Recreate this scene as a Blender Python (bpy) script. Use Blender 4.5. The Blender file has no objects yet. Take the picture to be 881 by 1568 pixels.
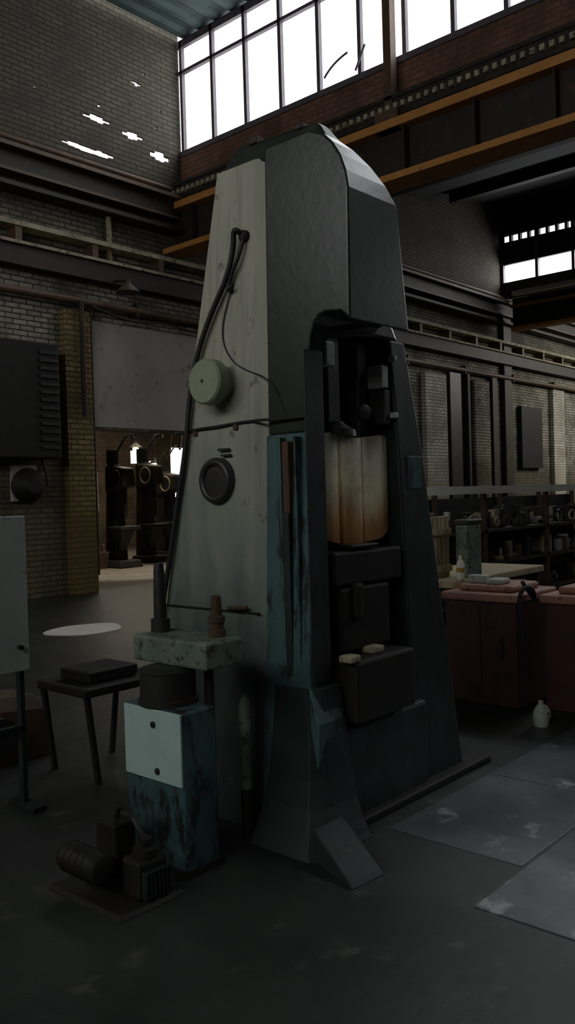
import bpy, bmesh, math, random
from mathutils import Vector, Matrix, Quaternion
random.seed(7)
S=bpy.context.scene
S.view_settings.view_transform='Standard'
COL=S.collection
# ---------------------------------------------------------------- camera
FX,FY=0.7466,0.6652
cd=bpy.data.cameras.new('camera'); cam=bpy.data.objects.new('camera',cd); COL.objects.link(cam)
cd.sensor_fit='VERTICAL'; cd.sensor_height=24; cd.sensor_width=24; cd.lens=24*1300/1568
cd.clip_start=.05; cd.clip_end=300
p=math.radians(-1.05)
fwd=Vector((FX*math.cos(p),FY*math.cos(p),math.sin(p)))
q=fwd.to_track_quat('-Z','Y') @ Quaternion((0,0,1),math.radians(-1.7))
cam.location=(0,0,1.6); cam.rotation_mode='QUATERNION'; cam.rotation_quaternion=q
S.camera=cam
# ---------------------------------------------------------------- materials
def new_mat(name):
    m=bpy.data.materials.new(name); m.use_nodes=True
    nt=m.node_tree; b=nt.nodes['Principled BSDF']
    return m,nt,b
def N(nt,t,**kw):
    n=nt.nodes.new(t)
    for k,v in kw.items(): setattr(n,k,v)
    return n
def noise(nt,vec,scale,detail=5,rough=.6):
    n=N(nt,'ShaderNodeTexNoise'); n.inputs['Scale'].default_value=scale
    n.inputs['Detail'].default_value=detail; n.inputs['Roughness'].default_value=rough
    nt.links.new(vec,n.inputs['Vector']); return n.outputs['Fac']
def ramp(nt,fac,a,b,ca=(0,0,0,1),cb=(1,1,1,1)):
    r=N(nt,'ShaderNodeValToRGB'); r.color_ramp.elements[0].position=a; r.color_ramp.elements[1].position=b
    r.color_ramp.elements[0].color=ca; r.color_ramp.elements[1].color=cb
    nt.links.new(fac,r.inputs['Fac']); return r.outputs['Color']
def mix(nt,fac,a,b,mode='MIX'):
    m=N(nt,'ShaderNodeMix',data_type='RGBA',blend_type=mode)
    if isinstance(fac,(int,float)): m.inputs[0].default_value=fac
    else: nt.links.new(fac,m.inputs[0])
    for s,v in ((6,a),(7,b)):
        if isinstance(v,tuple): m.inputs[s].default_value=(v[0],v[1],v[2],1)
        else: nt.links.new(v,m.inputs[s])
    return m.outputs[2]
def paint(name,c1,c2=None,c3=None,scale=3.0,rough=.6,metal=0.,amount=.55,bump=.15,stretch=(1,1,1),spec=.5):
    m,nt,b=new_mat(name)
    c2=c2 or tuple(x*.6 for x in c1); c3=c3 or tuple(x*.35 for x in c1)
    tc=N(nt,'ShaderNodeTexCoord'); mp=N(nt,'ShaderNodeMapping'); mp.inputs['Scale'].default_value=stretch
    nt.links.new(tc.outputs['Object'],mp.inputs['Vector']); v=mp.outputs['Vector']
    f1=ramp(nt,noise(nt,v,scale),.35,.65)
    f2=ramp(nt,noise(nt,v,scale*3.1,8,.7),amount,amount+.09)
    col=mix(nt,f2,mix(nt,f1,c1,c2),c3)
    nt.links.new(col,b.inputs['Base Color'])
    b.inputs['Roughness'].default_value=rough; b.inputs['Metallic'].default_value=metal
    b.inputs['Specular IOR Level'].default_value=spec
    bp=N(nt,'ShaderNodeBump'); bp.inputs['Strength'].default_value=bump; bp.inputs['Distance'].default_value=.01
    nt.links.new(noise(nt,v,scale*8,4),bp.inputs['Height']); nt.links.new(bp.outputs['Normal'],b.inputs['Normal'])
    return m
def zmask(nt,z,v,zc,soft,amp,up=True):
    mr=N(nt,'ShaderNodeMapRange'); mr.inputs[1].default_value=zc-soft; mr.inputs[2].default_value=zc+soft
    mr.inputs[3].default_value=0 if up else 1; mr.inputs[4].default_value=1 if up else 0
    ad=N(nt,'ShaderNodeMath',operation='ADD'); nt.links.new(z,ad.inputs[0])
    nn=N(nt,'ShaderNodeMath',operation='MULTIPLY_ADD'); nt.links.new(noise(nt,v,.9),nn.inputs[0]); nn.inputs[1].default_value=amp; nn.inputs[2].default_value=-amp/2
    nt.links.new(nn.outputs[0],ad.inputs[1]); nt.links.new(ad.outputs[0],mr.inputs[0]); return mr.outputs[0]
def brick(name,ca,cb,cm,dirt,axis='X',low=None,lowz=2.6,high=None,highz=6,rough=.85,bump=.7):
    m,nt,b=new_mat(name)
    tc=N(nt,'ShaderNodeTexCoord'); sp=N(nt,'ShaderNodeSeparateXYZ'); nt.links.new(tc.outputs['Object'],sp.inputs[0])
    cb_=N(nt,'ShaderNodeCombineXYZ'); nt.links.new(sp.outputs[0 if axis=='X' else 1],cb_.inputs[0]); nt.links.new(sp.outputs[2],cb_.inputs[1])
    bt=N(nt,'ShaderNodeTexBrick'); nt.links.new(cb_.outputs[0],bt.inputs['Vector'])
    bt.inputs['Scale'].default_value=1; bt.inputs['Brick Width'].default_value=.27; bt.inputs['Row Height'].default_value=.09
    bt.inputs['Mortar Size'].default_value=.013; bt.inputs['Mortar Smooth'].default_value=.4; bt.inputs['Bias'].default_value=-.1
    bt.inputs['Color1'].default_value=(*ca,1); bt.inputs['Color2'].default_value=(*cb,1); bt.inputs['Mortar'].default_value=(*cm,1)
    v=tc.outputs['Object']; col=bt.outputs['Color']
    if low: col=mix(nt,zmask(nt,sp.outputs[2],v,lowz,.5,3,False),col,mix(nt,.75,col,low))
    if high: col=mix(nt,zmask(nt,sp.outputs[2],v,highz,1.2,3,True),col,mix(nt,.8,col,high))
    col=mix(nt,ramp(nt,noise(nt,v,1.1,8,.7),.45,.62),col,mix(nt,.8,col,dirt))
    col=mix(nt,ramp(nt,noise(nt,v,7,6,.7),.5,.7),col,mix(nt,.5,col,dirt))
    nt.links.new(col,b.inputs['Base Color']); b.inputs['Roughness'].default_value=rough
    b.inputs['Specular IOR Level'].default_value=.2
    bp=N(nt,'ShaderNodeBump'); bp.inputs['Strength'].default_value=bump; bp.inputs['Distance'].default_value=.02; bp.invert=True
    nt.links.new(bt.outputs['Fac'],bp.inputs['Height']); nt.links.new(bp.outputs['Normal'],b.inputs['Normal'])
    return m
def emis(name,c,s):
    m,nt,b=new_mat(name); b.inputs['Base Color'].default_value=(*c,1); b.inputs['Emission Color'].default_value=(*c,1); b.inputs['Emission Strength'].default_value=s; return m

M={}
M['wallbrick']=brick('whitewashed_brick',(.44,.41,.33),(.31,.29,.23),(.06,.055,.045),(.07,.062,.048),'X',low=(.10,.075,.03),high=(.05,.042,.028))  # high: dimness of the upper wall painted in as darker brick
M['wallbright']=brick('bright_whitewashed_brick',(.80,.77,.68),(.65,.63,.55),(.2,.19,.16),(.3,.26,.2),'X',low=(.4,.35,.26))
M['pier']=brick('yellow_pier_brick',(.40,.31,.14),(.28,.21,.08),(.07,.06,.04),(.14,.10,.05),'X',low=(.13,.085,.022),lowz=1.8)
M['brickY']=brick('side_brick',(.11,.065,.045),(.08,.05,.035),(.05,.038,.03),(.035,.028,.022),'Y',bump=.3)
M['spandrel']=brick('rusty_spandrel_brick',(.24,.12,.08),(.18,.09,.06),(.11,.075,.055),(.09,.055,.035),'Y',bump=.3)
M['annexwall']=brick('annex_brick',(.20,.16,.11),(.15,.12,.085),(.09,.07,.05),(.07,.05,.035),'X',bump=.3)
M['plaster']=paint('white_plaster',(.53,.49,.44),(.42,.38,.34),(.26,.22,.17),1.2,.85,amount=.58,spec=.2)
M['girder']=paint('dark_girder',(.024,.022,.018),(.038,.029,.019),(.075,.040,.020),1.5,.6,.3)
M['girderbrown']=paint('brown_girder',(.12,.065,.03),(.08,.05,.03),(.18,.11,.06),1.5,.6,.1)
M['orange']=paint('orange_rust_flange',(.60,.27,.065),(.46,.19,.04),(.14,.06,.02),3,.6,amount=.6)
M['ledge']=paint('dusty_ledge',(.48,.43,.29),(.30,.25,.16),(.07,.05,.03),3,.8)
M['ceil']=paint('teal_decking',(.055,.095,.09),(.04,.065,.065),(.02,.03,.03),1,.6,.2)
M['roof']=paint('dark_roof',(.018,.018,.018),(.025,.023,.021),(.013,.013,.013),1,.8)
M['frame']=paint('window_frame_paint',(.12,.10,.12),(.08,.07,.08),(.12,.06,.03),4,.6)
M['concrete']=paint('dark_oily_concrete',(.036,.041,.036),(.018,.020,.018),(.070,.071,.063),1.3,.45,bump=.35,amount=.58,spec=.35)
M['annexfloor']=paint('dusty_annex_floor',(.18,.15,.11),(.12,.10,.075),(.07,.055,.04),1.5,.7,bump=.2)
M['plate']=paint('worn_steel_plate',(.13,.145,.155),(.055,.062,.067),(.28,.30,.31),1.3,.34,.35,bump=.2,amount=.57)
M['black']=paint('black_grime',(.014,.014,.013),(.022,.019,.016),(.030,.022,.015),4,.6,.1,spec=.3)
M['rubber']=paint('black_rubber',(.010,.010,.010),(.016,.015,.014),(.02,.02,.018),6,.6)
M['head']=paint('dark_green_grey_paint',(.028,.036,.028),(.018,.024,.020),(.050,.052,.034),2.2,.30,.1,bump=.1,amount=.60)
M['teal']=paint('teal_paint',(.055,.118,.118),(.036,.072,.072),(.015,.018,.015),2.6,.5,amount=.49,stretch=(1.5,1.5,.6))
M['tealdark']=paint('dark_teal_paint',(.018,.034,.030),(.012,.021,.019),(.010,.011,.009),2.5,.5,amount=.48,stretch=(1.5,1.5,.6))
M['footgreen']=paint('worn_foot_paint',(.020,.036,.032),(.013,.022,.019),(.048,.050,.040),3.5,.6,amount=.60,spec=.35)
M['palegreen']=paint('pale_green_paint',(.17,.215,.165),(.10,.14,.105),(.04,.042,.03),7,.6,amount=.52)
M['capgreen']=paint('khaki_green_cap',(.30,.34,.23),(.26,.29,.19),(.08,.08,.05),6,.5,amount=.66)
M['panelwhite']=paint('pale_mint_panel',(.46,.62,.56),(.38,.53,.48),(.20,.24,.19),3,.6,amount=.66)
M['iron']=paint('grey_iron',(.05,.05,.048),(.035,.035,.033),(.07,.045,.03),5,.45,.4)
M['rust']=paint('rusty_iron',(.09,.042,.022),(.05,.03,.018),(.03,.02,.015),5,.75)
M['red']=paint('red_brown_paint',(.085,.032,.022),(.06,.024,.017),(.028,.015,.012),2,.5)
M['redtop']=paint('faded_red_top',(.46,.23,.16),(.33,.15,.11),(.12,.07,.05),4,.55)
M['wood']=paint('pale_wood',(.60,.50,.31),(.45,.36,.22),(.18,.12,.06),3,.8,stretch=(6,6,.7))
M['white']=paint('dirty_white_enamel',(.50,.53,.50),(.40,.43,.41),(.16,.15,.12),3,.6,amount=.58)
M['yellow']=paint('yellow_paint',(.50,.32,.05),(.35,.23,.04),(.1,.06,.02),4,.6)
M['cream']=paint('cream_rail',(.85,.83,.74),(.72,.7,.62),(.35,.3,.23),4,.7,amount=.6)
def light_face():
    m,nt,b=new_mat('beige_machine_enamel')
    tc=N(nt,'ShaderNodeTexCoord'); v=tc.outputs['Object']
    mp=N(nt,'ShaderNodeMapping'); mp.inputs['Scale'].default_value=(2,2,.7); nt.links.new(v,mp.inputs['Vector']); vs=mp.outputs['Vector']
    sp=N(nt,'ShaderNodeSeparateXYZ'); nt.links.new(v,sp.inputs[0])
    base=mix(nt,ramp(nt,noise(nt,vs,1.6),.35,.65),(.40,.395,.305),(.30,.31,.25))
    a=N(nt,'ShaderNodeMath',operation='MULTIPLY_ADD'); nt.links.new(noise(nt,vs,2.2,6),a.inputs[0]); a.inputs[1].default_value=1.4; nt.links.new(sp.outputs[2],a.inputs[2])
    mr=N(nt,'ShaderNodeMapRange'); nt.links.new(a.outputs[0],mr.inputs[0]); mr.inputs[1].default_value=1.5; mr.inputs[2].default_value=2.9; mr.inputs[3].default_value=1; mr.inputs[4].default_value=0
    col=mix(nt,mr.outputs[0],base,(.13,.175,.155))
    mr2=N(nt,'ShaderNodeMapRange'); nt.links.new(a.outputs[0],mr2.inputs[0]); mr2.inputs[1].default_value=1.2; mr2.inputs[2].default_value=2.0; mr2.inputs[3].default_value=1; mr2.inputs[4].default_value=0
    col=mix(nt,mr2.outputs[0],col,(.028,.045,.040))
    mp2=N(nt,'ShaderNodeMapping'); mp2.inputs['Scale'].default_value=(14,14,.5); nt.links.new(v,mp2.inputs['Vector'])
    col=mix(nt,ramp(nt,noise(nt,mp2.outputs['Vector'],1.3,4),.52,.75,cb=(.5,.5,.5,1)),col,(.09,.10,.08))
    col=mix(nt,ramp(nt,noise(nt,v,9,8,.75),.60,.70),col,(.12,.12,.09))
    col=mix(nt,ramp(nt,noise(nt,v,5,8,.75),.62,.66,cb=(.7,.7,.7,1)),col,(.06,.055,.042))
    nt.links.new(col,b.inputs['Base Color']); b.inputs['Roughness'].default_value=.5
    bp=N(nt,'ShaderNodeBump'); bp.inputs['Strength'].default_value=.15; bp.inputs['Distance'].default_value=.01
    nt.links.new(noise(nt,v,14),bp.inputs['Height']); nt.links.new(bp.outputs['Normal'],b.inputs['Normal'])
    return m
M['light']=light_face()
def stain():
    m,nt,b=new_mat('rust_stained_cream')
    tc=N(nt,'ShaderNodeTexCoord'); v=tc.outputs['Object']
    mp=N(nt,'ShaderNodeMapping'); mp.inputs['Scale'].default_value=(7,7,.7); nt.links.new(v,mp.inputs['Vector'])
    sp=N(nt,'ShaderNodeSeparateXYZ'); nt.links.new(v,sp.inputs[0])
    a=N(nt,'ShaderNodeMath',operation='MULTIPLY_ADD'); nt.links.new(noise(nt,mp.outputs['Vector'],1.3,3),a.inputs[0]); a.inputs[1].default_value=.5; nt.links.new(sp.outputs[2],a.inputs[2])
    r=N(nt,'ShaderNodeValToRGB'); e=r.color_ramp.elements
    mr=N(nt,'ShaderNodeMapRange'); nt.links.new(a.outputs[0],mr.inputs[0]); mr.inputs[1].default_value=1.52; mr.inputs[2].default_value=2.20; nt.links.new(mr.outputs[0],r.inputs[0])
    e[0].position=0; e[0].color=(.18,.055,.012,1); e[1].position=1; e[1].color=(.30,.27,.20,1)
    x=e.new(.28); x.color=(.48,.25,.08,1)
    x=e.new(.55); x.color=(.92,.80,.54,1)
    x=e.new(.85); x.color=(.75,.70,.53,1)
    col=mix(nt,ramp(nt,noise(nt,v,6,6,.7),.5,.7,cb=(.5,.5,.5,1)),r.outputs[0],(.25,.15,.07))
    nt.links.new(col,b.inputs['Base Color']); b.inputs['Roughness'].default_value=.55
    return m
M['stain']=stain()
# ---------------------------------------------------------------- builders
def group(name):
    e=bpy.data.objects.new(name,None); e.empty_display_size=.1; COL.objects.link(e); return e
def mesh(name,verts,faces,mat,parent=None,bevel=0,smooth=False,seg=2):
    me=bpy.data.meshes.new(name); me.from_pydata([tuple(v) for v in verts],[],faces)
    bm=bmesh.new(); bm.from_mesh(me); bmesh.ops.recalc_face_normals(bm,faces=bm.faces); bm.to_mesh(me); bm.free()
    me.materials.append(M[mat] if isinstance(mat,str) else mat)
    o=bpy.data.objects.new(name,me); COL.objects.link(o)
    if smooth:
        for f in me.polygons: f.use_smooth=True
    if bevel:
        b=o.modifiers.new('bevel','BEVEL'); b.width=bevel; b.segments=seg; b.limit_method='ANGLE'; b.angle_limit=math.radians(35)
    if parent: o.parent=parent
    return o
BF=[(0,1,2,3),(4,7,6,5),(0,4,5,1),(1,5,6,2),(2,6,7,3),(3,7,4,0)]
def bv(x0,x1,y0,y1,z0,z1): return [(x0,y0,z0),(x1,y0,z0),(x1,y1,z0),(x0,y1,z0),(x0,y0,z1),(x1,y0,z1),(x1,y1,z1),(x0,y1,z1)]
def box(name,x0,x1,y0,y1,z0,z1,mat,parent=None,bevel=0): return mesh(name,bv(x0,x1,y0,y1,z0,z1),BF,mat,parent,bevel)
def boxes(name,L,mat,parent=None,bevel=0):
    V=[];F=[]
    for b in L:
        n=len(V); V+=bv(*b); F+=[tuple(i+n for i in f) for f in BF]
    return mesh(name,V,F,mat,parent,bevel)
def holed_wall(name,x0,x1,y0,y1,z0,z1,holes,mat):
    """wall in the XZ plane with rectangular openings, built from cells (no booleans)"""
    xs=sorted({x0,x1,*[min(max(h[0],x0),x1) for h in holes],*[min(max(h[1],x0),x1) for h in holes]})
    L=[]
    for a,b in zip(xs[:-1],xs[1:]):
        m=(a+b)/2; hs=sorted([(h[2],h[3]) for h in holes if h[0]<m<h[1]]); z=z0
        for lo,hi in hs:
            if lo>z: L.append((a,b,y0,y1,z,lo))
            z=max(z,hi)
        if z<z1: L.append((a,b,y0,y1,z,z1))
    return boxes(name,L,mat)
def loft(name,secs,mat,parent=None,bevel=0,smooth=False):
    n=len(secs[0]); V=[v for s in secs for v in s]; F=[]
    for k in range(len(secs)-1):
        for i in range(n):
            j=(i+1)%n; F.append((k*n+i,k*n+j,(k+1)*n+j,(k+1)*n+i))
    F.append(tuple(range(n))); F.append(tuple((len(secs)-1)*n+i for i in range(n)))
    return mesh(name,V,F,mat,parent,bevel,smooth)
def lathe(name,p0,axis,prof,mat,parent=None,n=28,bevel=0):
    a=Vector(axis).normalized(); u=a.orthogonal().normalized(); w=a.cross(u); p0=Vector(p0)
    secs=[[p0+a*t+(u*math.cos(2*math.pi*i/n)+w*math.sin(2*math.pi*i/n))*r for i in range(n)] for t,r in prof]
    o=loft(name,secs,mat,parent,bevel)
    for f in o.data.polygons: f.use_smooth=len(f.vertices)==4
    try: o.data.set_sharp_from_angle(angle=math.radians(35))
    except Exception: pass
    return o
def cyl(name,p0,p1,r,mat,parent=None,n=20,r1=None):
    p0=Vector(p0);p1=Vector(p1); return lathe(name,p0,p1-p0,[(0,r),((p1-p0).length,r if r1 is None else r1)],mat,parent,n)
def tube(name,pts,r,mat,parent=None):
    cu=bpy.data.curves.new(name,'CURVE'); cu.dimensions='3D'; cu.bevel_depth=r; cu.bevel_resolution=4; cu.use_fill_caps=True
    s=cu.splines.new('NURBS'); s.points.add(len(pts)-1)
    for q_,pt in zip(s.points,pts): q_.co=(*pt,1)
    s.use_endpoint_u=True; s.order_u=3; s.resolution_u=8
    cu.materials.append(M[mat]); o=bpy.data.objects.new(name,cu); COL.objects.link(o)
    if parent: o.parent=parent
    return o
def torus(name,c,axis,R,r,mat,parent=None,n=32,m=10):
    a=Vector(axis).normalized(); u=a.orthogonal().normalized(); w=a.cross(u); c=Vector(c); V=[];F=[]
    for i in range(n):
        t=2*math.pi*i/n; d=u*math.cos(t)+w*math.sin(t)
        for j in range(m):
            s=2*math.pi*j/m; V.append(c+d*(R+r*math.cos(s))+a*r*math.sin(s))
    for i in range(n):
        for j in range(m): F.append((i*m+j,((i+1)%n)*m+j,((i+1)%n)*m+(j+1)%m,i*m+(j+1)%m))
    return mesh(name,V,F,mat,parent,smooth=True)
def area(name,loc,tgt,sx,sy,radiance,color=(1,1,1)):
    l=bpy.data.lights.new(name,'AREA'); l.shape='RECTANGLE'; l.size=sx; l.size_y=sy; l.energy=radiance*math.pi*sx*sy; l.color=color
    o=bpy.data.objects.new(name,l); COL.objects.link(o); o.location=loc
    o.rotation_euler=(Vector(tgt)-Vector(loc)).to_track_quat('-Z','Y').to_euler(); return o
def spot(name,loc,tgt,power,ang,color,blend=.5,r=.1):
    l=bpy.data.lights.new(name,'SPOT'); l.energy=power; l.color=color; l.spot_size=math.radians(ang); l.spot_blend=blend; l.shadow_soft_size=r
    o=bpy.data.objects.new(name,l); COL.objects.link(o); o.location=loc
    o.rotation_euler=(Vector(tgt)-Vector(loc)).to_track_quat('-Z','Y').to_euler(); return o

# ---------------------------------------------------------------- shell
YW=12.7
box('floor',-6.4,45,-10.4,YW+.2,-.2,0,'concrete')
box('floor_annex',-6.4,45,YW+.2,24,-.2,0,'annexfloor')
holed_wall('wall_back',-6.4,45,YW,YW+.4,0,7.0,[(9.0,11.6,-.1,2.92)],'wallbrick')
gaps=[]
for a,b,c,d in [(8.64,9.76,7.86,7.97),(10.61,11.1,8.13,8.35),(9.96,10.46,8.38,8.53),(9.10,9.7,8.46,8.59),(10.2,10.46,9.42,9.51)]:
    n=max(3,int((b-a)/.12)); w_=(b-a)/n
    for i in range(n):
        e=1.0 if 0<i<n-1 else .45
        m_=(c+d)/2+random.uniform(-.012,.012); h_=(d-c)/2*e*random.uniform(.8,1.1)
        gaps.append((a+i*w_,a+(i+1)*w_,m_-h_,m_+h_))
gaps+=[(9.42,9.5,8.75,8.8),(10.15,10.19,9.0,9.05),(8.1,8.18,8.66,8.69),(10.75,10.8,8.75,8.8),(10.5,10.55,9.7,9.74),(8.3,8.34,9.2,9.23),(10.9,10.93,9.1,9.15)]
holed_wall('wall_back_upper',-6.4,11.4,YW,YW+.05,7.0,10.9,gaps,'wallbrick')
pts=[(11.4,7),(45,7),(45,9.4),(24.8,8.1),(24.8,10.75),(11.4,8.1)]
mesh('wall_back_gable',[(x,YW,z) for x,z in pts]+[(x,YW+.05,z) for x,z in pts],[tuple(range(6)),tuple(range(11,5,-1))]+[(i,(i+1)%6,6+(i+1)%6,6+i) for i in range(6)],'wallbrick')
boxes('wall_pier',[(8.45,8.98,YW-.16,YW-.001,0,4.95)],'pier')
box('wall_plaster_panel',9.03,12.5,YW-.03,YW-.001,2.95,4.85,'plaster')
g=group('wall_crane_girder')
boxes('web',[(-6,44,YW-.25,YW,7.05,7.35),(-6,44,YW-.35,YW-.02,6.75,6.82)],'girder',g)
boxes('flange',[(-6,44,YW-.42,YW,7.35,7.42),(-6,44,YW-.3,YW,7.0,7.05)],'girderbrown',g)
cyl('conduit',(-6,YW-.1,7.62),(44,YW-.1,7.62),.05,'girderbrown',g)
g=group('wall_cable_ledge')
boxes('ledge_top',[(-6,44,YW-.3,YW,6.14,6.22)],'ledge',g)
boxes('lower_web',[(-6,44,YW-.24,YW,5.52,5.85)],'girder',g)
boxes('lower_lip',[(-6,44,YW-.3,YW,5.85,5.90)],'ledge',g)
boxes('brackets',[(x,x+.12,YW-.28,YW,5.89,6.16) for x in [i*1.5-6 for i in range(33)]],'girderbrown',g)
cyl('riser_b',(9.5,YW-.1,5.9),(9.5,YW-.1,6.9),.05,'ledge',g)
g=group('wall_pipe')
cyl('pipe',(-6,YW-.14,5.12),(44,YW-.14,5.12),.07,'girderbrown',g); boxes('hangers',[(x,x+.05,YW-.2,YW,5.0,5.25) for x in range(-5,44,3)],'girder',g)
cyl('riser',(8.75,YW-.24,5.1),(8.75,YW-.24,3.1),.045,'girder',g); cyl('riser_c',(9.02,YW-.1,5.1),(9.02,YW-.1,.3),.035,'girder',g)
tube('hanging_cable',[(9.0,YW-.2,5.05),(9.8,YW-.22,4.85),(10.6,YW-.2,5.0),(11.6,YW-.2,4.85),(12.4,YW-.2,5.0)],.025,'rubber',g)
g=group('wall_lamp'); cyl('arm',(9.5,YW-.1,5.6),(9.5,YW-.6,5.5),.02,'girder',g); lathe('shade',(9.5,YW-.6,5.3),(0,0,1),[(0,.22),(.03,.2),(.16,.06),(.22,.05)],'girderbrown',g)
for i,(x,w,mt,z0,z1) in enumerate([(19.9,1.1,'wallbright',0.0,4.9),(21.2,.6,'iron',0,5.0),(22.2,.12,'girder',0,5.2),(22.6,.9,'wallbrick',0,4.9),(23.7,.3,'girder',0,5.1),(24.5,.5,'girder',0,7.4),(25.6,1.5,'black',2.3,4.3),(28.0,.9,'wallbright',1.0,5),(30.3,1.6,'wallbright',1.2,4.6),(33,.5,'girder',0,5)]):
    box('wall_pilaster',x,x+w,YW-.15,YW-.001,z0,z1,mt)
V=[];F=[];ys=[-10.4+i*.11 for i in range(int(23.2/.11))]
for i,y in enumerate(ys):
    z=10.62+(.05 if i%4 in(1,2) else 0); V+=[(-6.4,y,z),(11.6,y,z)]
for i in range(len(ys)-1): F.append((2*i,2*i+1,2*i+3,2*i+2))
mesh('ceiling',V,F,'ceil')
for y in (6.4,2.2): box('roof_beam',-6,11.3,y,y+.25,10.2,10.6,'girder')
mesh('roof_bay',[(11.45,-10.4,8.05),(24.8,-10.4,10.6),(24.8,YW,10.6),(11.45,YW,8.05),(11.45,-10.4,8.25),(24.8,-10.4,10.8),(24.8,YW,10.8),(11.45,YW,8.25)],BF,'roof')
mesh('roof_bay',[(24.85,-10.4,7.9),(45,-10.4,9.2),(45,YW,9.2),(24.85,YW,7.9),(24.85,-10.4,8.1),(45,-10.4,9.4),(45,YW,9.4),(24.85,YW,8.1)],BF,'roof')
for x in (14.5,17.6,20.8): mesh('roof_purlin',bv(x,x+.2,-10,YW-.5,8.05+(x-11.45)*.191-.25,8.05+(x-11.45)*.191+.02),BF,'girder')
box('wall_right',44.6,45,-10.4,YW,0,9,'brickY')
box('wall_front',-6.4,45,-10.8,-10.4,0,11,'roof')
boxes('wall_left',[(-6.8,-6.4,-10.4,YW,0,5.4),(-6.8,-6.4,-10.4,YW,8.4,11),(-6.8,-6.4,-10.4,-3,5.4,8.4),(-6.8,-6.4,10,YW,5.4,8.4)],'brickY')
g=group('window_3'); boxes('mullions',[(-6.45,-6.38,y,y+.06,5.4,8.4) for y in [-3+i*.93 for i in range(15)]],'frame',g)
g=group('window_1')
yl=[12.6-.868*i for i in range(27)]
boxes('mullions',[(11.36,11.44,y-.035,y+.035,8.4,10.62) for y in yl],'frame',g)
boxes('rails',[(11.35,11.45,-10.4,YW,8.36,8.46),(11.36,11.44,-10.4,YW,9.97,10.03),(11.36,11.44,-10.4,YW,10.48,10.62)],'frame',g)
boxes('spandrel',[(11.38,11.55,-10.4,YW,7.3,8.36)],'spandrel',g)
tube('broken_bar',[(11.3,8.95,8.6),(11.28,8.75,8.78),(11.3,8.45,8.85)],.018,'frame',g)
tube('broken_bar_b',[(11.3,8.3,8.5),(11.28,8.22,8.6),(11.3,8.1,8.85)],.018,'frame',g)
g=group('crane_runway_girder')
boxes('web',[(11.15,11.2,-10.4,YW,6.45,7.2)],'girder',g)
boxes('top_flange',[(10.95,11.36,-10.4,YW,7.2,7.33)],'orange',g)
boxes('bottom_flange',[(10.85,11.36,-10.4,YW,6.36,6.46)],'orange',g)
boxes('crane_rail',[(11.1,11.2,-10.4,YW,7.33,7.42),(11.05,11.25,-10.4,YW,7.68,7.74)],'girder',g)
boxes('rivets',[(11.0,11.08,y,y+.07,7.5,7.58) for y in [12.5-.14*i for i in range(120)]],'ledge',g)
boxes('rivet_band',[(11.08,11.3,-10.4,YW,7.42,7.68)],'girder',g)
boxes('stiffeners',[(11.0,11.15,y,y+.03,6.46,7.2) for y in [12-1.2*i for i in range(18)]],'girder',g)
boxes('crane_post',[(11.05,11.2,7.44,7.58,7.2,10.6),(10.98,11.34,7.3,7.72,7.2,7.5)],'girderbrown',g)
g=group('building_column')
boxes('post',[(11.2,11.6,8.35,8.4,0,7.6),(11.2,11.6,8.65,8.7,0,7.6),(11.38,11.42,8.4,8.65,0,7.6)],'girder',g)
g=group('building_column')
boxes('post',[(24.6,25.0,9.9,9.95,0,7.5),(24.6,25.0,10.2,10.25,0,7.5),(24.78,24.82,9.95,10.2,0,7.5)],'girder',g)
g=group('window_2')
boxes('wall_band',[(24.7,24.8,-10.4,YW,7.6,8.1),(24.7,24.8,-10.4,YW,8.65,9.35),(24.7,24.8,-10.4,YW,9.55,10.7)],'roof',g)
boxes('mullions',[(24.68,24.82,y,y+.09,8.1,9.7) for y in [12.6-1.15*i for i in range(20)]],'frame',g)
boxes('small_bars',[(24.68,24.82,y,y+.08,9.35,9.6) for y in [12.6-.3*i for i in range(76)]],'frame',g)
g=group('crane_runway_girder')
boxes('web',[(24.45,24.5,-10.4,YW-.5,6.6,7.5)],'girder',g); boxes('flange',[(24.3,24.65,-10.4,YW-.5,7.2,7.28),(24.3,24.65,-10.4,YW-.5,6.5,6.6)],'orange',g)
boxes('rail',[(24.4,24.6,-10.4,YW-.5,7.6,7.72)],'cream',g)

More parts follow.
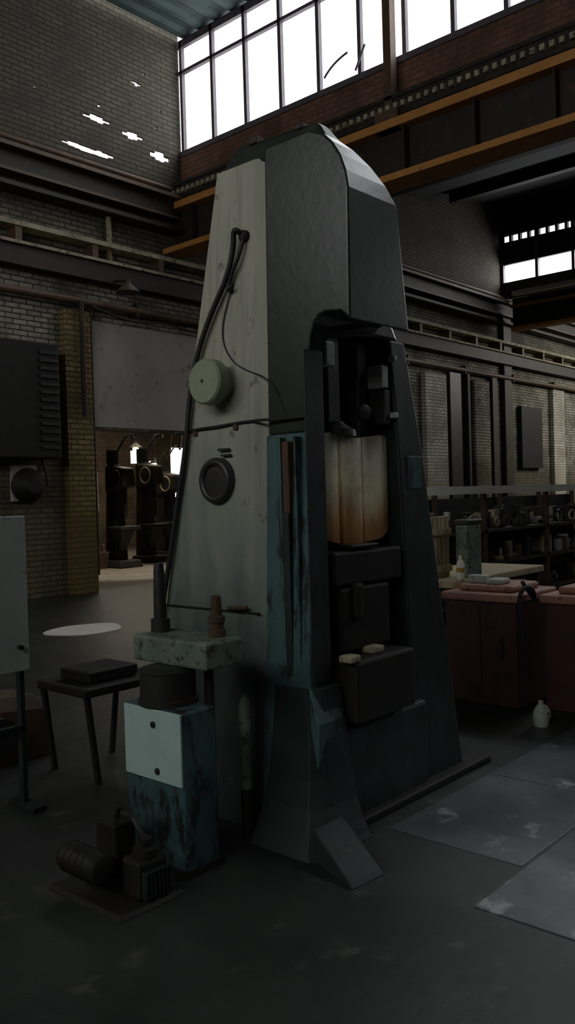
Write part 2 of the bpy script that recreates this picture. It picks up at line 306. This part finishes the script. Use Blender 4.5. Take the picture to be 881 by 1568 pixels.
# ---------------------------------------------------------------- room behind the doorway
holed_wall('wall_annex_far',7,30,23.6,23.7,0,5.2,[(16.6,17.0,1.3,2.6),(18.4,18.9,2.9,3.35),(19.2,19.7,2.3,3.0),(20.2,20.9,1.7,3.5)],'annexwall')
box('wall_annex_left',7,7.3,13.1,23.6,0,5.2,'brickY'); box('wall_annex_right',26,26.3,13.1,23.6,0,5.2,'brickY')
box('ceiling_annex',7,30,13.1,24,5.2,5.4,'roof')
def drill_press(x,y,h,col,wh):
    g=group('drill_press')
    loft('base',[[(x-.35,y-.45,0),(x+.35,y-.45,0),(x+.35,y+.4,0),(x-.35,y+.4,0)],[(x-.3,y-.4,.18),(x+.3,y-.4,.18),(x+.3,y+.35,.18),(x-.3,y+.35,.18)]],'black',g,.03)
    loft('column',[[(x-.2,y-.05,.15),(x+.2,y-.05,.15),(x+.2,y+.35,.15),(x-.2,y+.35,.15)],[(x-.13,y+.02,h),(x+.13,y+.02,h),(x+.13,y+.3,h),(x-.13,y+.3,h)]],'girder',g,.03); loft('head',[[(x-.2,y-.45,h-.55),(x+.2,y-.45,h-.55),(x+.2,y+.3,h-.7),(x-.2,y+.3,h-.7)],[(x-.18,y-.40,h-.1),(x+.18,y-.40,h-.1),(x+.18,y+.3,h),(x-.18,y+.3,h)]],col,g,.05)
    cyl('motor',(x,y+.2,h),(x,y+.2,h+.35),.15,'iron',g); box('table',x-.3,x+.3,y-.45,y+.1,.9,1.0,'iron',g,.02); loft('knee',[[(x-.1,y-.1,.4),(x+.1,y-.1,.4),(x+.1,y+.1,.4),(x-.1,y+.1,.4)],[(x-.2,y-.35,.9),(x+.2,y-.35,.9),(x+.2,y+.1,.9),(x-.2,y+.1,.9)]],'iron',g,.02)
    cyl('spindle',(x,y-.25,1.2),(x,y-.25,h-.55),.05,'iron',g); torus('handwheel',(x-.25,y-.2,h-.35),(1,0,0),.2,.02,wh,g)
    tube('cable',[(x,y,h+.3),(x+.2,y-.2,h+.9),(x+.6,y,h+.4),(x+.9,y+.1,5.1)],.02,'rubber',g)
drill_press(12.7,16.8,2.5,'iron','girder'); drill_press(14.1,17.4,2.6,'girder','ledge'); drill_press(15.6,18.4,2.4,'iron','ledge'); drill_press(13.4,19.5,2.0,'yellow','girder'); drill_press(17.4,21.0,2.4,'iron','girder')
g=group('engine_lathe'); box('bed',11.6,14.2,19.9,20.4,.6,.9,'iron',g,.03); boxes('legs',[(11.7,12.1,19.95,20.35,0,.6),(13.7,14.1,19.95,20.35,0,.6)],'black',g,.02); lathe('chuck',(12.1,20.15,1.1),(1,0,0),[(0,.2),(.15,.2),(.17,.15),(.4,.15)],'ledge',g); box('headstock',11.6,12.1,19.9,20.4,.9,1.35,'yellow',g,.03)
g=group('scrap_bin'); loft('bin',[[(11.9,16.8,0),(12.3,16.8,0),(12.3,17.2,0),(11.9,17.2,0)],[(11.82,16.75,.4),(12.34,16.75,.4),(12.34,17.25,.4),(11.82,17.25,.4)]],'rust',g,.01)
boxes('scrap',[(x,x+.1,y,y+.1,.38,.38+random.uniform(.05,.2)) for x,y in [(random.uniform(11.85,12.2),random.uniform(16.8,17.1)) for _ in range(12)]],'girderbrown',g,.02)
for i,(x,y,z) in enumerate([(15.0,19.0,3.1),(17.0,20.6,2.75)]):
    g=group('overhead_lamp'); cyl('stem',(x,y,z+.15),(x,y,5.2),.02,'black',g); lathe('shade',(x,y,z),(0,0,1),[(0,.20),(.12,.06),(.18,.05)],'iron',g)
    lathe('bulb',(x,y,z-.12),(0,0,1),[(0,.03),(.03,.08),(.08,.09),(.13,.05)],emis('lamp_glow',(1,.66,.36),9),g)

# ---------------------------------------------------------------- main machine
g=group('vertical_broaching_machine')
secs=[]
for z,xl,yb,xr in [(0,2.90,3.78,4.30),(.35,2.95,3.72,4.25),(.94,2.98,3.63,4.18),(1.6,3.0,3.52,4.08),(2.4,3.04,3.38,3.9),(3.05,3.07,3.26,3.5),(3.27,3.08,3.22,3.2)]:
    yf=2.80; secs.append([(xl+.06,yf,z),(xl,yf+.09,z),(xl,yb-.06,z),(xl+.08,yb,z),(xr-.05,yb,z),(xr,yb-.05,z),(xr,yf,z)])
loft('rear_housing',secs,'light',g,.012)
loft('top_cap',[[(3.09,2.45,3.25),(3.09,3.16,3.25),(3.2,3.2,3.25),(3.24,2.45,3.25)],[(3.11,2.52,3.35),(3.11,3.06,3.38),(3.2,3.06,3.38),(3.2,2.52,3.35)]],'head',g,.02)
boxes('cap_lugs',[(3.10,3.16,2.9,2.95,3.36,3.40),(3.10,3.16,2.6,2.65,3.34,3.37)],'girder',g,.006)
def xr_head(z): return 3.53 if z<2.6 else (3.53-(z-2.6)*.2 if z<3.0 else 3.45-(z-3.0)*.95)
YC=2.55
prof=[(2.82,1.9),(YC+.002,1.9),(YC+.002,2.28),(YC-.008,2.34),(YC-.03,2.40),(2.49,2.43),(2.45,2.44),(2.36,2.43),(2.31,2.385)]
zs=[2.98,3.06,3.14,3.21,3.26,3.30]; ysx=[2.31,2.325,2.355,2.40,2.45,2.53]
prof+=list(zip(ysx,zs))+[(2.82,3.30)]
V=[];n=len(prof)
for y,z in prof: V.append((3.05+.022*(z-2.4),y,z))
for y,z in prof: V.append(((3.13 if y>=YC-.02 and z<2.35 else xr_head(z)),y,z))
F=[tuple(range(n)),tuple(range(2*n-1,n-1,-1))]+[(i,(i+1)%n,n+(i+1)%n,n+i) for i in range(n)]
mesh('head_casting',V,F,'head',g,.025,seg=3)
loft('head_shoulder',[[(3.1,2.62,2.42),(3.1,2.84,2.42),(3.9,2.84,2.42),(3.9,2.62,2.42)],[(3.1,2.62,3.05),(3.1,2.84,3.05),(3.5,2.84,3.05),(3.5,2.62,3.05)],[(3.1,2.62,3.26),(3.1,2.84,3.26),(3.22,2.84,3.26),(3.22,2.62,3.26)]],'head',g,.02)
loft('left_column',[[(a,2.48,z),(a,2.83,z),(3.14,2.83,z),(3.14,2.48,z)] if z<.6 else [(a,YC,z),(a,2.83,z),(3.13,2.83,z),(3.13,YC,z)] for z,a in [(0,2.93),(.55,2.96),(.7,2.985),(1.9,3.037)]],'teal',g,.008)
boxes('column_ribs',[(2.99,3.04,2.70,2.725,.3,1.88),(2.985,3.04,2.60,2.615,.7,1.88)],'teal',g,.006)
boxes('column_groove',[(2.995,3.034,2.655,2.695,1.52,1.86)],'rust',g,.004)
boxes('column_groove_low',[(2.985,3.02,2.655,2.695,.75,1.52)],'tealdark',g,.004)
boxes('column_edge',[(3.0,3.135,YC-.008,YC+.002,.72,2.28)],'tealdark',g,.004)
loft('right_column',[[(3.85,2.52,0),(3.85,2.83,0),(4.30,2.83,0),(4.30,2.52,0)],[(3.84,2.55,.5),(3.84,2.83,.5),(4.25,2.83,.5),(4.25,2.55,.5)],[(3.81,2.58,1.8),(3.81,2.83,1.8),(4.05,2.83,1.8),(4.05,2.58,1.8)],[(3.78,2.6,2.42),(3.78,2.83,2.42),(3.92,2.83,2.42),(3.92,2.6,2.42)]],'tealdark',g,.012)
box('right_column_patch',3.88,4.02,2.572,2.59,1.62,1.80,'teal',g,.004)
box('throat_back',3.12,3.8,2.78,2.82,.4,2.45,'black',g)
box('bed',3.1,3.9,2.50,2.83,0,.48,'tealdark',g,.02)
boxes('guide_rails',[(3.18,3.24,2.70,2.78,1.9,2.42),(3.34,3.44,2.68,2.78,1.9,2.42),(3.62,3.70,2.7,2.78,1.9,2.42)],'iron',g,.008)
boxes('guide_blocks',[(3.26,3.33,2.62,2.72,2.24,2.36),(3.70,3.76,2.60,2.7,2.16,2.28)],'white',g,.008)
boxes('guide_bolts',[(3.155,3.185,2.585,2.6,2.2,2.23),(3.155,3.185,2.585,2.6,2.1,2.14),(3.76,3.79,2.56,2.6,2.0,2.03),(3.76,3.79,2.56,2.6,2.3,2.33)],'white',g,.005)
boxes('slides',[(3.14,3.18,2.6,2.7,1.75,2.3),(3.72,3.77,2.6,2.7,1.97,2.15)],'iron',g,.005)
lathe('pressure_gauge',(3.62,2.68,2.03),(-.3,-1,0),[(0,.04),(.03,.04),(.035,.03)],'iron',g)
V=[];F=[];xs=[3.20+.59*i/60 for i in range(61)]
for i,x in enumerate(xs):
    t=i/60; y=2.64+.008*math.cos(t*2*math.pi*3); zb=1.35+.05*abs(2*t-1)**3
    if .28<t<.33 or .60<t<.63: y+=.03
    V+=[(x,y,zb),(x,y,1.90+.01*math.sin(9*t)),(x,2.75,1.90),(x,2.75,zb)]
for i in range(60):
    for k in range(4): F.append((4*i+k,4*i+4+k,4*i+4+(k+1)%4,4*i+(k+1)%4))
F+=[(0,1,2,3),(240,241,242,243)]
mesh('splash_guard',V,F,'stain',g)
lathe('ram_nut',(3.38,2.66,1.90),(0,0,1),[(0,.08),(.03,.08),(.05,.05),(.07,.03)],'iron',g); lathe('ram_nut_b',(3.46,2.66,1.90),(0,0,1),[(0,.05),(.03,.045),(.04,.02)],'white',g)
box('tool_carriage',3.2,3.78,2.56,2.78,1.15,1.32,'black',g,.015)
box('tool_nose',3.34,3.56,2.55,2.7,1.335,1.35,'iron',g,.005)
boxes('die_block',[(3.25,3.66,2.56,2.78,.82,1.14),(3.2,3.7,2.44,2.78,.50,.80),(3.34,3.4,2.53,2.58,.98,1.16)],'black',g,.015)
boxes('die_lugs',[(3.16,3.24,2.44,2.52,.80,.835),(3.42,3.52,2.50,2.58,.80,.835)],'ledge',g,.01)
FL=[(0,2.76,2.35),(.03,2.78,2.37),(.09,2.825,2.40),(.18,2.87,2.435),(.30,2.91,2.46),(.45,2.94,2.475),(.70,2.97,2.52)]
loft('base_flare',[[(xl,yf+.05,z),(xl,2.76,z),(3.1,2.82,z),(3.17,yf,z),(xl+.06,yf,z)] for z,xl,yf in FL],'footgreen',g,.006)
loft('foot_wedge',[[(2.68,2.10,0),(2.80,2.42,0),(3.05,2.42,0),(2.88,2.08,0)],[(2.69,2.12,.02),(2.82,2.42,.13),(3.03,2.42,.13),(2.88,2.10,.02)]],'footgreen',g,.006)
box('base_plinth',2.95,4.5,2.45,3.9,0,.04,'black',g,.01)
lathe('pale_drain_pipe',(2.80,2.80,.22),(0,0,1),[(0,.02),(.03,.030),(.42,.030),(.46,.018)],'palegreen',g)
cyl('drain_pipe_lower',(2.80,2.80,.0),(2.80,2.80,.24),.03,'black',g)
lathe('handwheel_cap',(3.03,3.12,2.185),(-1,0,0),[(-.05,.09),(.06,.09),(.062,.115),(.12,.115),(.132,.105),(.135,.0)],'capgreen',g,40)
boxes('cap_screws',[(2.892,2.897,3.117,3.132,2.18,2.195)],'tealdark',g)
lathe('port_flange',(3.0,3.14,1.69),(-1,0,0),[(-.02,.118),(.018,.118),(.022,.10)],'iron',g,36)
torus('port_ring',(2.982,3.14,1.69),(1,0,0),.095,.021,'iron',g)
lathe('port_core',(3.0,3.14,1.69),(-1,0,0),[(0,.06),(.018,.06),(.02,.02)],'rust',g)
boxes('name_plate',[(2.992,3.002,3.05,3.13,1.84,1.852),(2.992,3.002,3.04,3.11,1.812,1.822)],'tealdark',g)
boxes('housing_seam',[(2.972,2.985,2.86,3.60,1.03,1.037)],'black',g)
XF=lambda z:2.98+.1*(z-.94)/2.36
def on(y,z,o=.03): return (XF(z)-o,y,z)
tube('strap',[on(3.47,1.95,.012),on(3.3,1.965,.015),on(3.15,1.965,.02),on(3.0,1.975,.012),on(2.9,1.975,.012),(3.0,2.83,1.975),(3.02,2.7,1.97),(3.025,2.56,1.97)],.007,'rubber',g)
boxes('strap_clips',[(3.005,3.03,3.30,3.33,1.93,1.965),(3.005,3.03,3.0,3.03,1.94,1.975)],'rust',g,.003)
H=.10
tube('hose',[on(2.96,2.80+H,0),on(2.96,2.82+H,.05),on(2.99,2.83+H,.05),on(3.01,2.74+H),on(3.06,2.60+H),on(3.18,2.44+H),on(3.28,2.25+H),on(3.335,2.05+H),on(3.37,1.85),on(3.43,1.6),on(3.48,1.35),on(3.53,1.15),on(3.56,1.0)],.014,'rubber',g)
tube('hose_inner',[on(2.95,2.78+H,.02),on(2.97,2.70+H,.03),on(3.03,2.62+H,.03),on(3.06,2.54+H,.02)],.010,'rubber',g)
lathe('hose_socket',(3.07,2.955,2.9),(-1,0,0),[(0,.03),(.03,.028),(.04,.018)],'black',g)
tube('wire',[on(3.03,2.68,.01),on(3.10,2.55,.008),on(3.12,2.40,.008),on(3.04,2.28,.008),on(2.92,2.22,.008),(3.03,2.83,2.19),(3.04,2.75,2.12),(3.04,2.70,1.97)],.0035,'rubber',g)
tube('clip',[on(3.05,2.66,.03),on(3.04,2.64,.045),on(3.03,2.66,.03)],.01,'iron',g)
tube('valve',[(2.96,3.05,1.05),(2.93,2.98,1.06),(2.96,2.92,1.06)],.010,'rust',g)
# hydraulic side unit
g=group('hydraulic_power_unit')
boxes('bracket_table',[(2.44,2.66,2.66,3.16,.865,.985),(2.5,2.74,2.98,3.14,.86,.95)],'palegreen',g,.012)
lathe('bracket_post',(2.60,2.76,.985),(0,0,1),[(0,.04),(.03,.04),(.035,.032),(.06,.032),(.065,.038),(.09,.038),(.095,.026),(.18,.022),(.185,.01)],'rust',g)
lathe('bracket_post_b',(2.56,3.10,.985),(0,0,1),[(0,.045),(.06,.045),(.065,.03),(.12,.03),(.28,.026),(.32,.022)],'iron',g)
cyl('bracket_pole',(2.58,2.80,.0),(2.58,2.80,.87),.022,'black',g)
box('tank',2.34,2.53,2.71,3.10,.02,.70,'teal',g,.01)
box('door_panel',2.328,2.34,2.715,3.095,.385,.695,'panelwhite',g,.004)
for zz,yy in ((.63,2.89),(.43,2.87)): lathe('door_latch',(2.329,yy,zz),(-1,0,0),[(0,.014),(.008,.014),(.012,.006)],'black',g,14)
lathe('motor',(2.45,2.93,.70),(0,0,1),[(0,.135),(.02,.135),(.025,.125),(.14,.125),(.145,.13),(.155,.12),(.165,.08)],'iron',g)
boxes('base_feet',[(2.32,2.55,2.7,2.78,0,.03),(2.32,2.55,3.03,3.12,0,.03)],'black',g)
g=group('coolant_pump')
lathe('motor_body',(1.98,2.84,.14),(0,1,0),[(-.06,.04),(-.05,.06)]+[(i*.02,.065 if i%2 else .056) for i in range(0,10)]+[(.20,.06),(.22,.04)],'black',g)
box('pump_block',2.05,2.2,2.66,2.78,.02,.18,'black',g,.02); loft('base',[[(1.92,2.62,0),(2.26,2.62,0),(2.26,3.12,0),(1.92,3.12,0)],[(1.94,2.64,.02),(2.24,2.64,.02),(2.24,3.1,.02),(1.94,3.1,.02)]],'black',g,.006)
lathe('pump_flange',(2.12,2.71,.18),(0,0,1),[(0,.05),(.03,.05),(.035,.03),(.07,.03)],'black',g)
boxes('terminal_box',[(2.13,2.24,2.92,3.06,.02,.24)],'black',g,.01)
boxes('fluted_block',[(2.06+.020*i,2.072+.020*i,2.63,2.66,.03,.14) for i in range(7)],'tealdark',g,.003)
tube('pump_hose',[(2.12,2.71,.24),(2.1,2.75,.32),(2.18,2.9,.32),(2.2,3.0,.28),(2.2,3.0,.22)],.012,'rubber',g)

# ---------------------------------------------------------------- left foreground
g=group('control_panel_stand')
box('panel',1.5,2.40,3.98,4.02,.73,1.54,'white',g,.006)
boxes('frame',[(1.48,1.52,3.97,4.03,0,1.56),(2.36,2.39,4.02,4.06,0,1.5),(1.5,2.38,4.02,4.06,.4,.44),(2.34,2.42,3.9,4.15,0,.03),(1.46,1.54,3.9,4.15,0,.03)],'tealdark',g,.004)
cyl('knob',(2.34,3.98,.86),(2.34,3.95,.86),.012,'black',g)
g=group('welding_bench')
boxes('top',[(2.75,3.35,4.0,4.5,.50,.55)],'black',g,.01)
boxes('shelf_box',[(2.85,3.2,4.1,4.4,.555,.62)],'black',g,.01)
for a,b in ((2.78,4.03),(3.32,4.03),(2.78,4.47),(3.32,4.47)): cyl('leg',(a,b,.5),(a+(.06 if a<3 else -.06),b,.0),.02,'black',g)
g=group('motor_block')
loft('body',[[(2.5,4.75,0),(3.0,4.75,0),(3.0,5.1,0),(2.5,5.1,0)],[(2.5,4.75,.35),(3.0,4.75,.30),(3.0,5.1,.30),(2.5,5.1,.35)],[(2.6,4.8,.42),(2.9,4.8,.40),(2.9,5.05,.40),(2.6,5.05,.42)]],'rust',g,.01)
lathe('pulley',(2.6,4.74,.2),(0,-1,0),[(0,.12),(.02,.12),(.03,.10),(.05,.10),(.06,.12),(.08,.12)],'iron',g)
g=group('ventilation_cabinet')
box('body',6.6,8.12,YW-.45,YW-.1,2.35,4.25,'black',g,.02)
boxes('louvres',[(7.75,8.10,YW-.48,YW-.45,2.5+.13*i,2.55+.13*i) for i in range(13)],'tealdark',g)
g=group('wall_fan'); lathe('housing',(7.62,YW-.1,1.9),(0,-1,0),[(0,.26),(.1,.30),(.2,.22),(.3,.12)],'black',g); boxes('mount',[(7.40,7.85,YW-.1,YW-.01,1.65,2.25)],'plaster',g)
tube('fan_cable',[(7.3,YW-.2,2.4),(7.7,YW-.2,2.5),(7.95,YW-.2,2.3),(8.0,YW-.2,1.9)],.025,'rubber',g)
g=group('sunlit_floor_patch')  # thin pale disc standing in for a sunlit spot on the floor
loft('patch_disc',[[(6.22+.50*math.cos(t)*(1+.1*math.sin(3*t)),9.0+.42*math.sin(t),z) for t in [2*math.pi*i/24 for i in range(24)]] for z in (.0,.012)],'cream',g)

# ---------------------------------------------------------------- right: rack, cabinets
g=group('storage_rack')
RX0,RX1,RY0,RY1=8.3,14.5,5.4,6.2
boxes('posts',[(x,x+.06,y,y+.06,0,1.6) for x in (8.3,9.9,11.75,13.1,14.4) for y in (RY0,RY1-.06)],'rust',g)
boxes('shelves',[(RX0,RX1,RY0,RY1,z,z+.04) for z in (.15,.62,1.05)],'girder',g)
boxes('top_rail',[(RX0-.1,RX1,RY0-.06,RY0+.02,1.56,1.66)],'cream',g)
boxes('back',[(RX0,RX1,RY1,RY1+.03,0,1.5)],'black',g)
for k,(mt) in enumerate(['rust','iron','ledge','girderbrown','black','wood','white']):
    L=[]
    for i in range(34 if k not in(2,5,6) else 16):
        x=random.uniform(RX0+.08,RX1-.3); z=random.choice((.19,.66,1.09)); y=RY0+random.uniform(.02,.4); s=random.uniform(.03,.15)
        L.append((x,x+s,y,y+random.uniform(.08,.2),z,z+random.uniform(.04,.30)))
    boxes('stored_parts_'+mt,L,mt,g,.01)
for i in range(30):
    x=random.uniform(RX0+.1,RX1-.3); z=random.choice((.25,.72,1.15)); r=random.uniform(.05,.09)
    torus('stored_ring',(x,RY0+.1,z+r*.5),(random.uniform(-.4,.4),1,0),r,.02,random.choice(['rust','iron','ledge']),g,16,6)
def cabinet(x0,x1,y0,y1):
    g=group('red_tool_cabinet')
    box('body',x0,x1,y0,y1,.05,.80,'red',g,.01); box('plinth',x0+.02,x1-.02,y0+.02,y1-.02,0,.05,'black',g)
    box('top',x0-.03,x1+.03,y0-.03,y1+.03,.80,.86,'redtop',g,.015); box('tray',x0+.08,x1-.08,y0+.06,y1-.06,.86,.91,'redtop',g,.02)
    boxes('handles',[(x0-.02,x0,y0+.1,y0+.12,.4,.55)],'iron',g); boxes('door_gap',[(x0-.003,x0,(y0+y1)/2-.004,(y0+y1)/2+.004,.08,.78)],'black',g)
    return g
g=cabinet(5.5,6.1,2.78,3.34)
tube('coiled_hose',[(5.5,2.72,.95),(5.6,2.74,.90),(5.65,2.7,.8),(5.58,2.68,.9),(5.5,2.7,.93),(5.42,2.72,.85),(5.46,2.70,.5),(5.5,2.68,.3)],.015,'rubber',g)
boxes('rags',[(5.62,5.78,2.95,3.08,.91,.95),(5.66,5.74,3.1,3.25,.91,.97)],'white',g,.015)
cabinet(5.62,6.3,2.02,2.62)
g=group('workbench'); box('top',5.78,7.4,3.44,4.2,.84,.90,'wood',g,.01); boxes('legs',[(x,x+.07,y,y+.07,0,.84) for x in (5.8,7.3) for y in (3.46,4.1)],'girder',g)
g=group('wooden_crate'); boxes('slats',[(5.80+.062*i,5.855+.062*i,3.66,3.70,.90,1.40) for i in range(5)]+[(5.80,5.82,3.7,3.9,.9,1.40)],'wood',g,.004); boxes('rails',[(5.79,6.11,3.64,3.66,.95,1.0),(5.79,6.11,3.64,3.66,1.25,1.3)],'wood',g)
g=group('metal_canister'); box('body',6.06,6.28,3.46,3.58,.90,1.33,'palegreen',g,.015); box('lid',6.05,6.29,3.45,3.59,1.33,1.37,'iron',g,.01)
g=group('detergent_bottle'); lathe('bottle',(5.93,3.46,.90),(0,0,1),[(0,.03),(.12,.032),(.15,.02),(.16,.012),(.19,.012)],'cream',g); lathe('label',(5.93,3.46,.96),(0,0,1),[(0,.0335),(.035,.0335)],'yellow',g)
g=group('plastic_jug'); lathe('jug',(5.38,2.55,0),(0,0,1),[(0,.05),(.08,.055),(.12,.04),(.15,.018),(.17,.018)],'white',g); torus('jug_handle',(5.36,2.51,.12),(1,0,0),.022,.007,'white',g,16,6)
# ---------------------------------------------------------------- steel floor plates
L=[];K=[]
for i in range(6):
    for j in range(5):
        x=2.865+i*1.0; y=1.66-1.2*(j+1)
        L.append((x,x+.990,y,y+1.190,-.002,.004))
for i in range(4): L.append((3.3+i*1.0,4.290+i,1.668,2.35,-.002,.004))
for i in range(6):
    for j in range(4): K.append((2.85-1.2*(i+1),2.85-1.2*i-.010,1.65-1.0*(j+1),1.65-1.0*j-.010,-.002,.004))
boxes('steel_floor_plates',L,'plate',None,.002)
boxes('cast_floor_slabs',K,'concrete',None,.002)
# ---------------------------------------------------------------- world & lights
W=bpy.data.worlds.new('world'); S.world=W; W.use_nodes=True
W.node_tree.nodes['Background'].inputs[0].default_value=(.95,.97,1,1); W.node_tree.nodes['Background'].inputs[1].default_value=2.2
area('sky_light_clerestory',(11.75,1.1,9.55),(5,1.1,9.3),23,2.4,2.9,(.93,.96,1))
area('sky_light_left_windows',(-6.5,3.5,6.9),(3,3.5,6.0),12.9,2.9,1.5,(1,.98,.92))
area('sky_light_far_bay',(25.0,1.1,8.38),(18,1.1,8.2),23,.6,8,(.95,.97,1))
spot('annex_floor_spot',(12.0,15.2,5.1),(11.9,15.3,0),800,48,(1,.95,.85),.6)  # added spot that makes the sunlit patch on the annex floor
area('annex_fill',(15.5,18.5,5.1),(15.5,18.5,0),5,4,3,(1,.86,.66))  # added fill under the annex ceiling to brighten the room
spot('floor_plate_spot',(11.2,-1.0,9.2),(4.35,1.35,0),1700,14,(.9,.95,1),1.0,.5)  # added spot for the bright area on the floor plates
area('third_bay_fill',(33,6,7.8),(31,10,0),8,4,9,(1,.97,.9))  # added fill brightening the far right end wall; roof is closed
print('DONE')
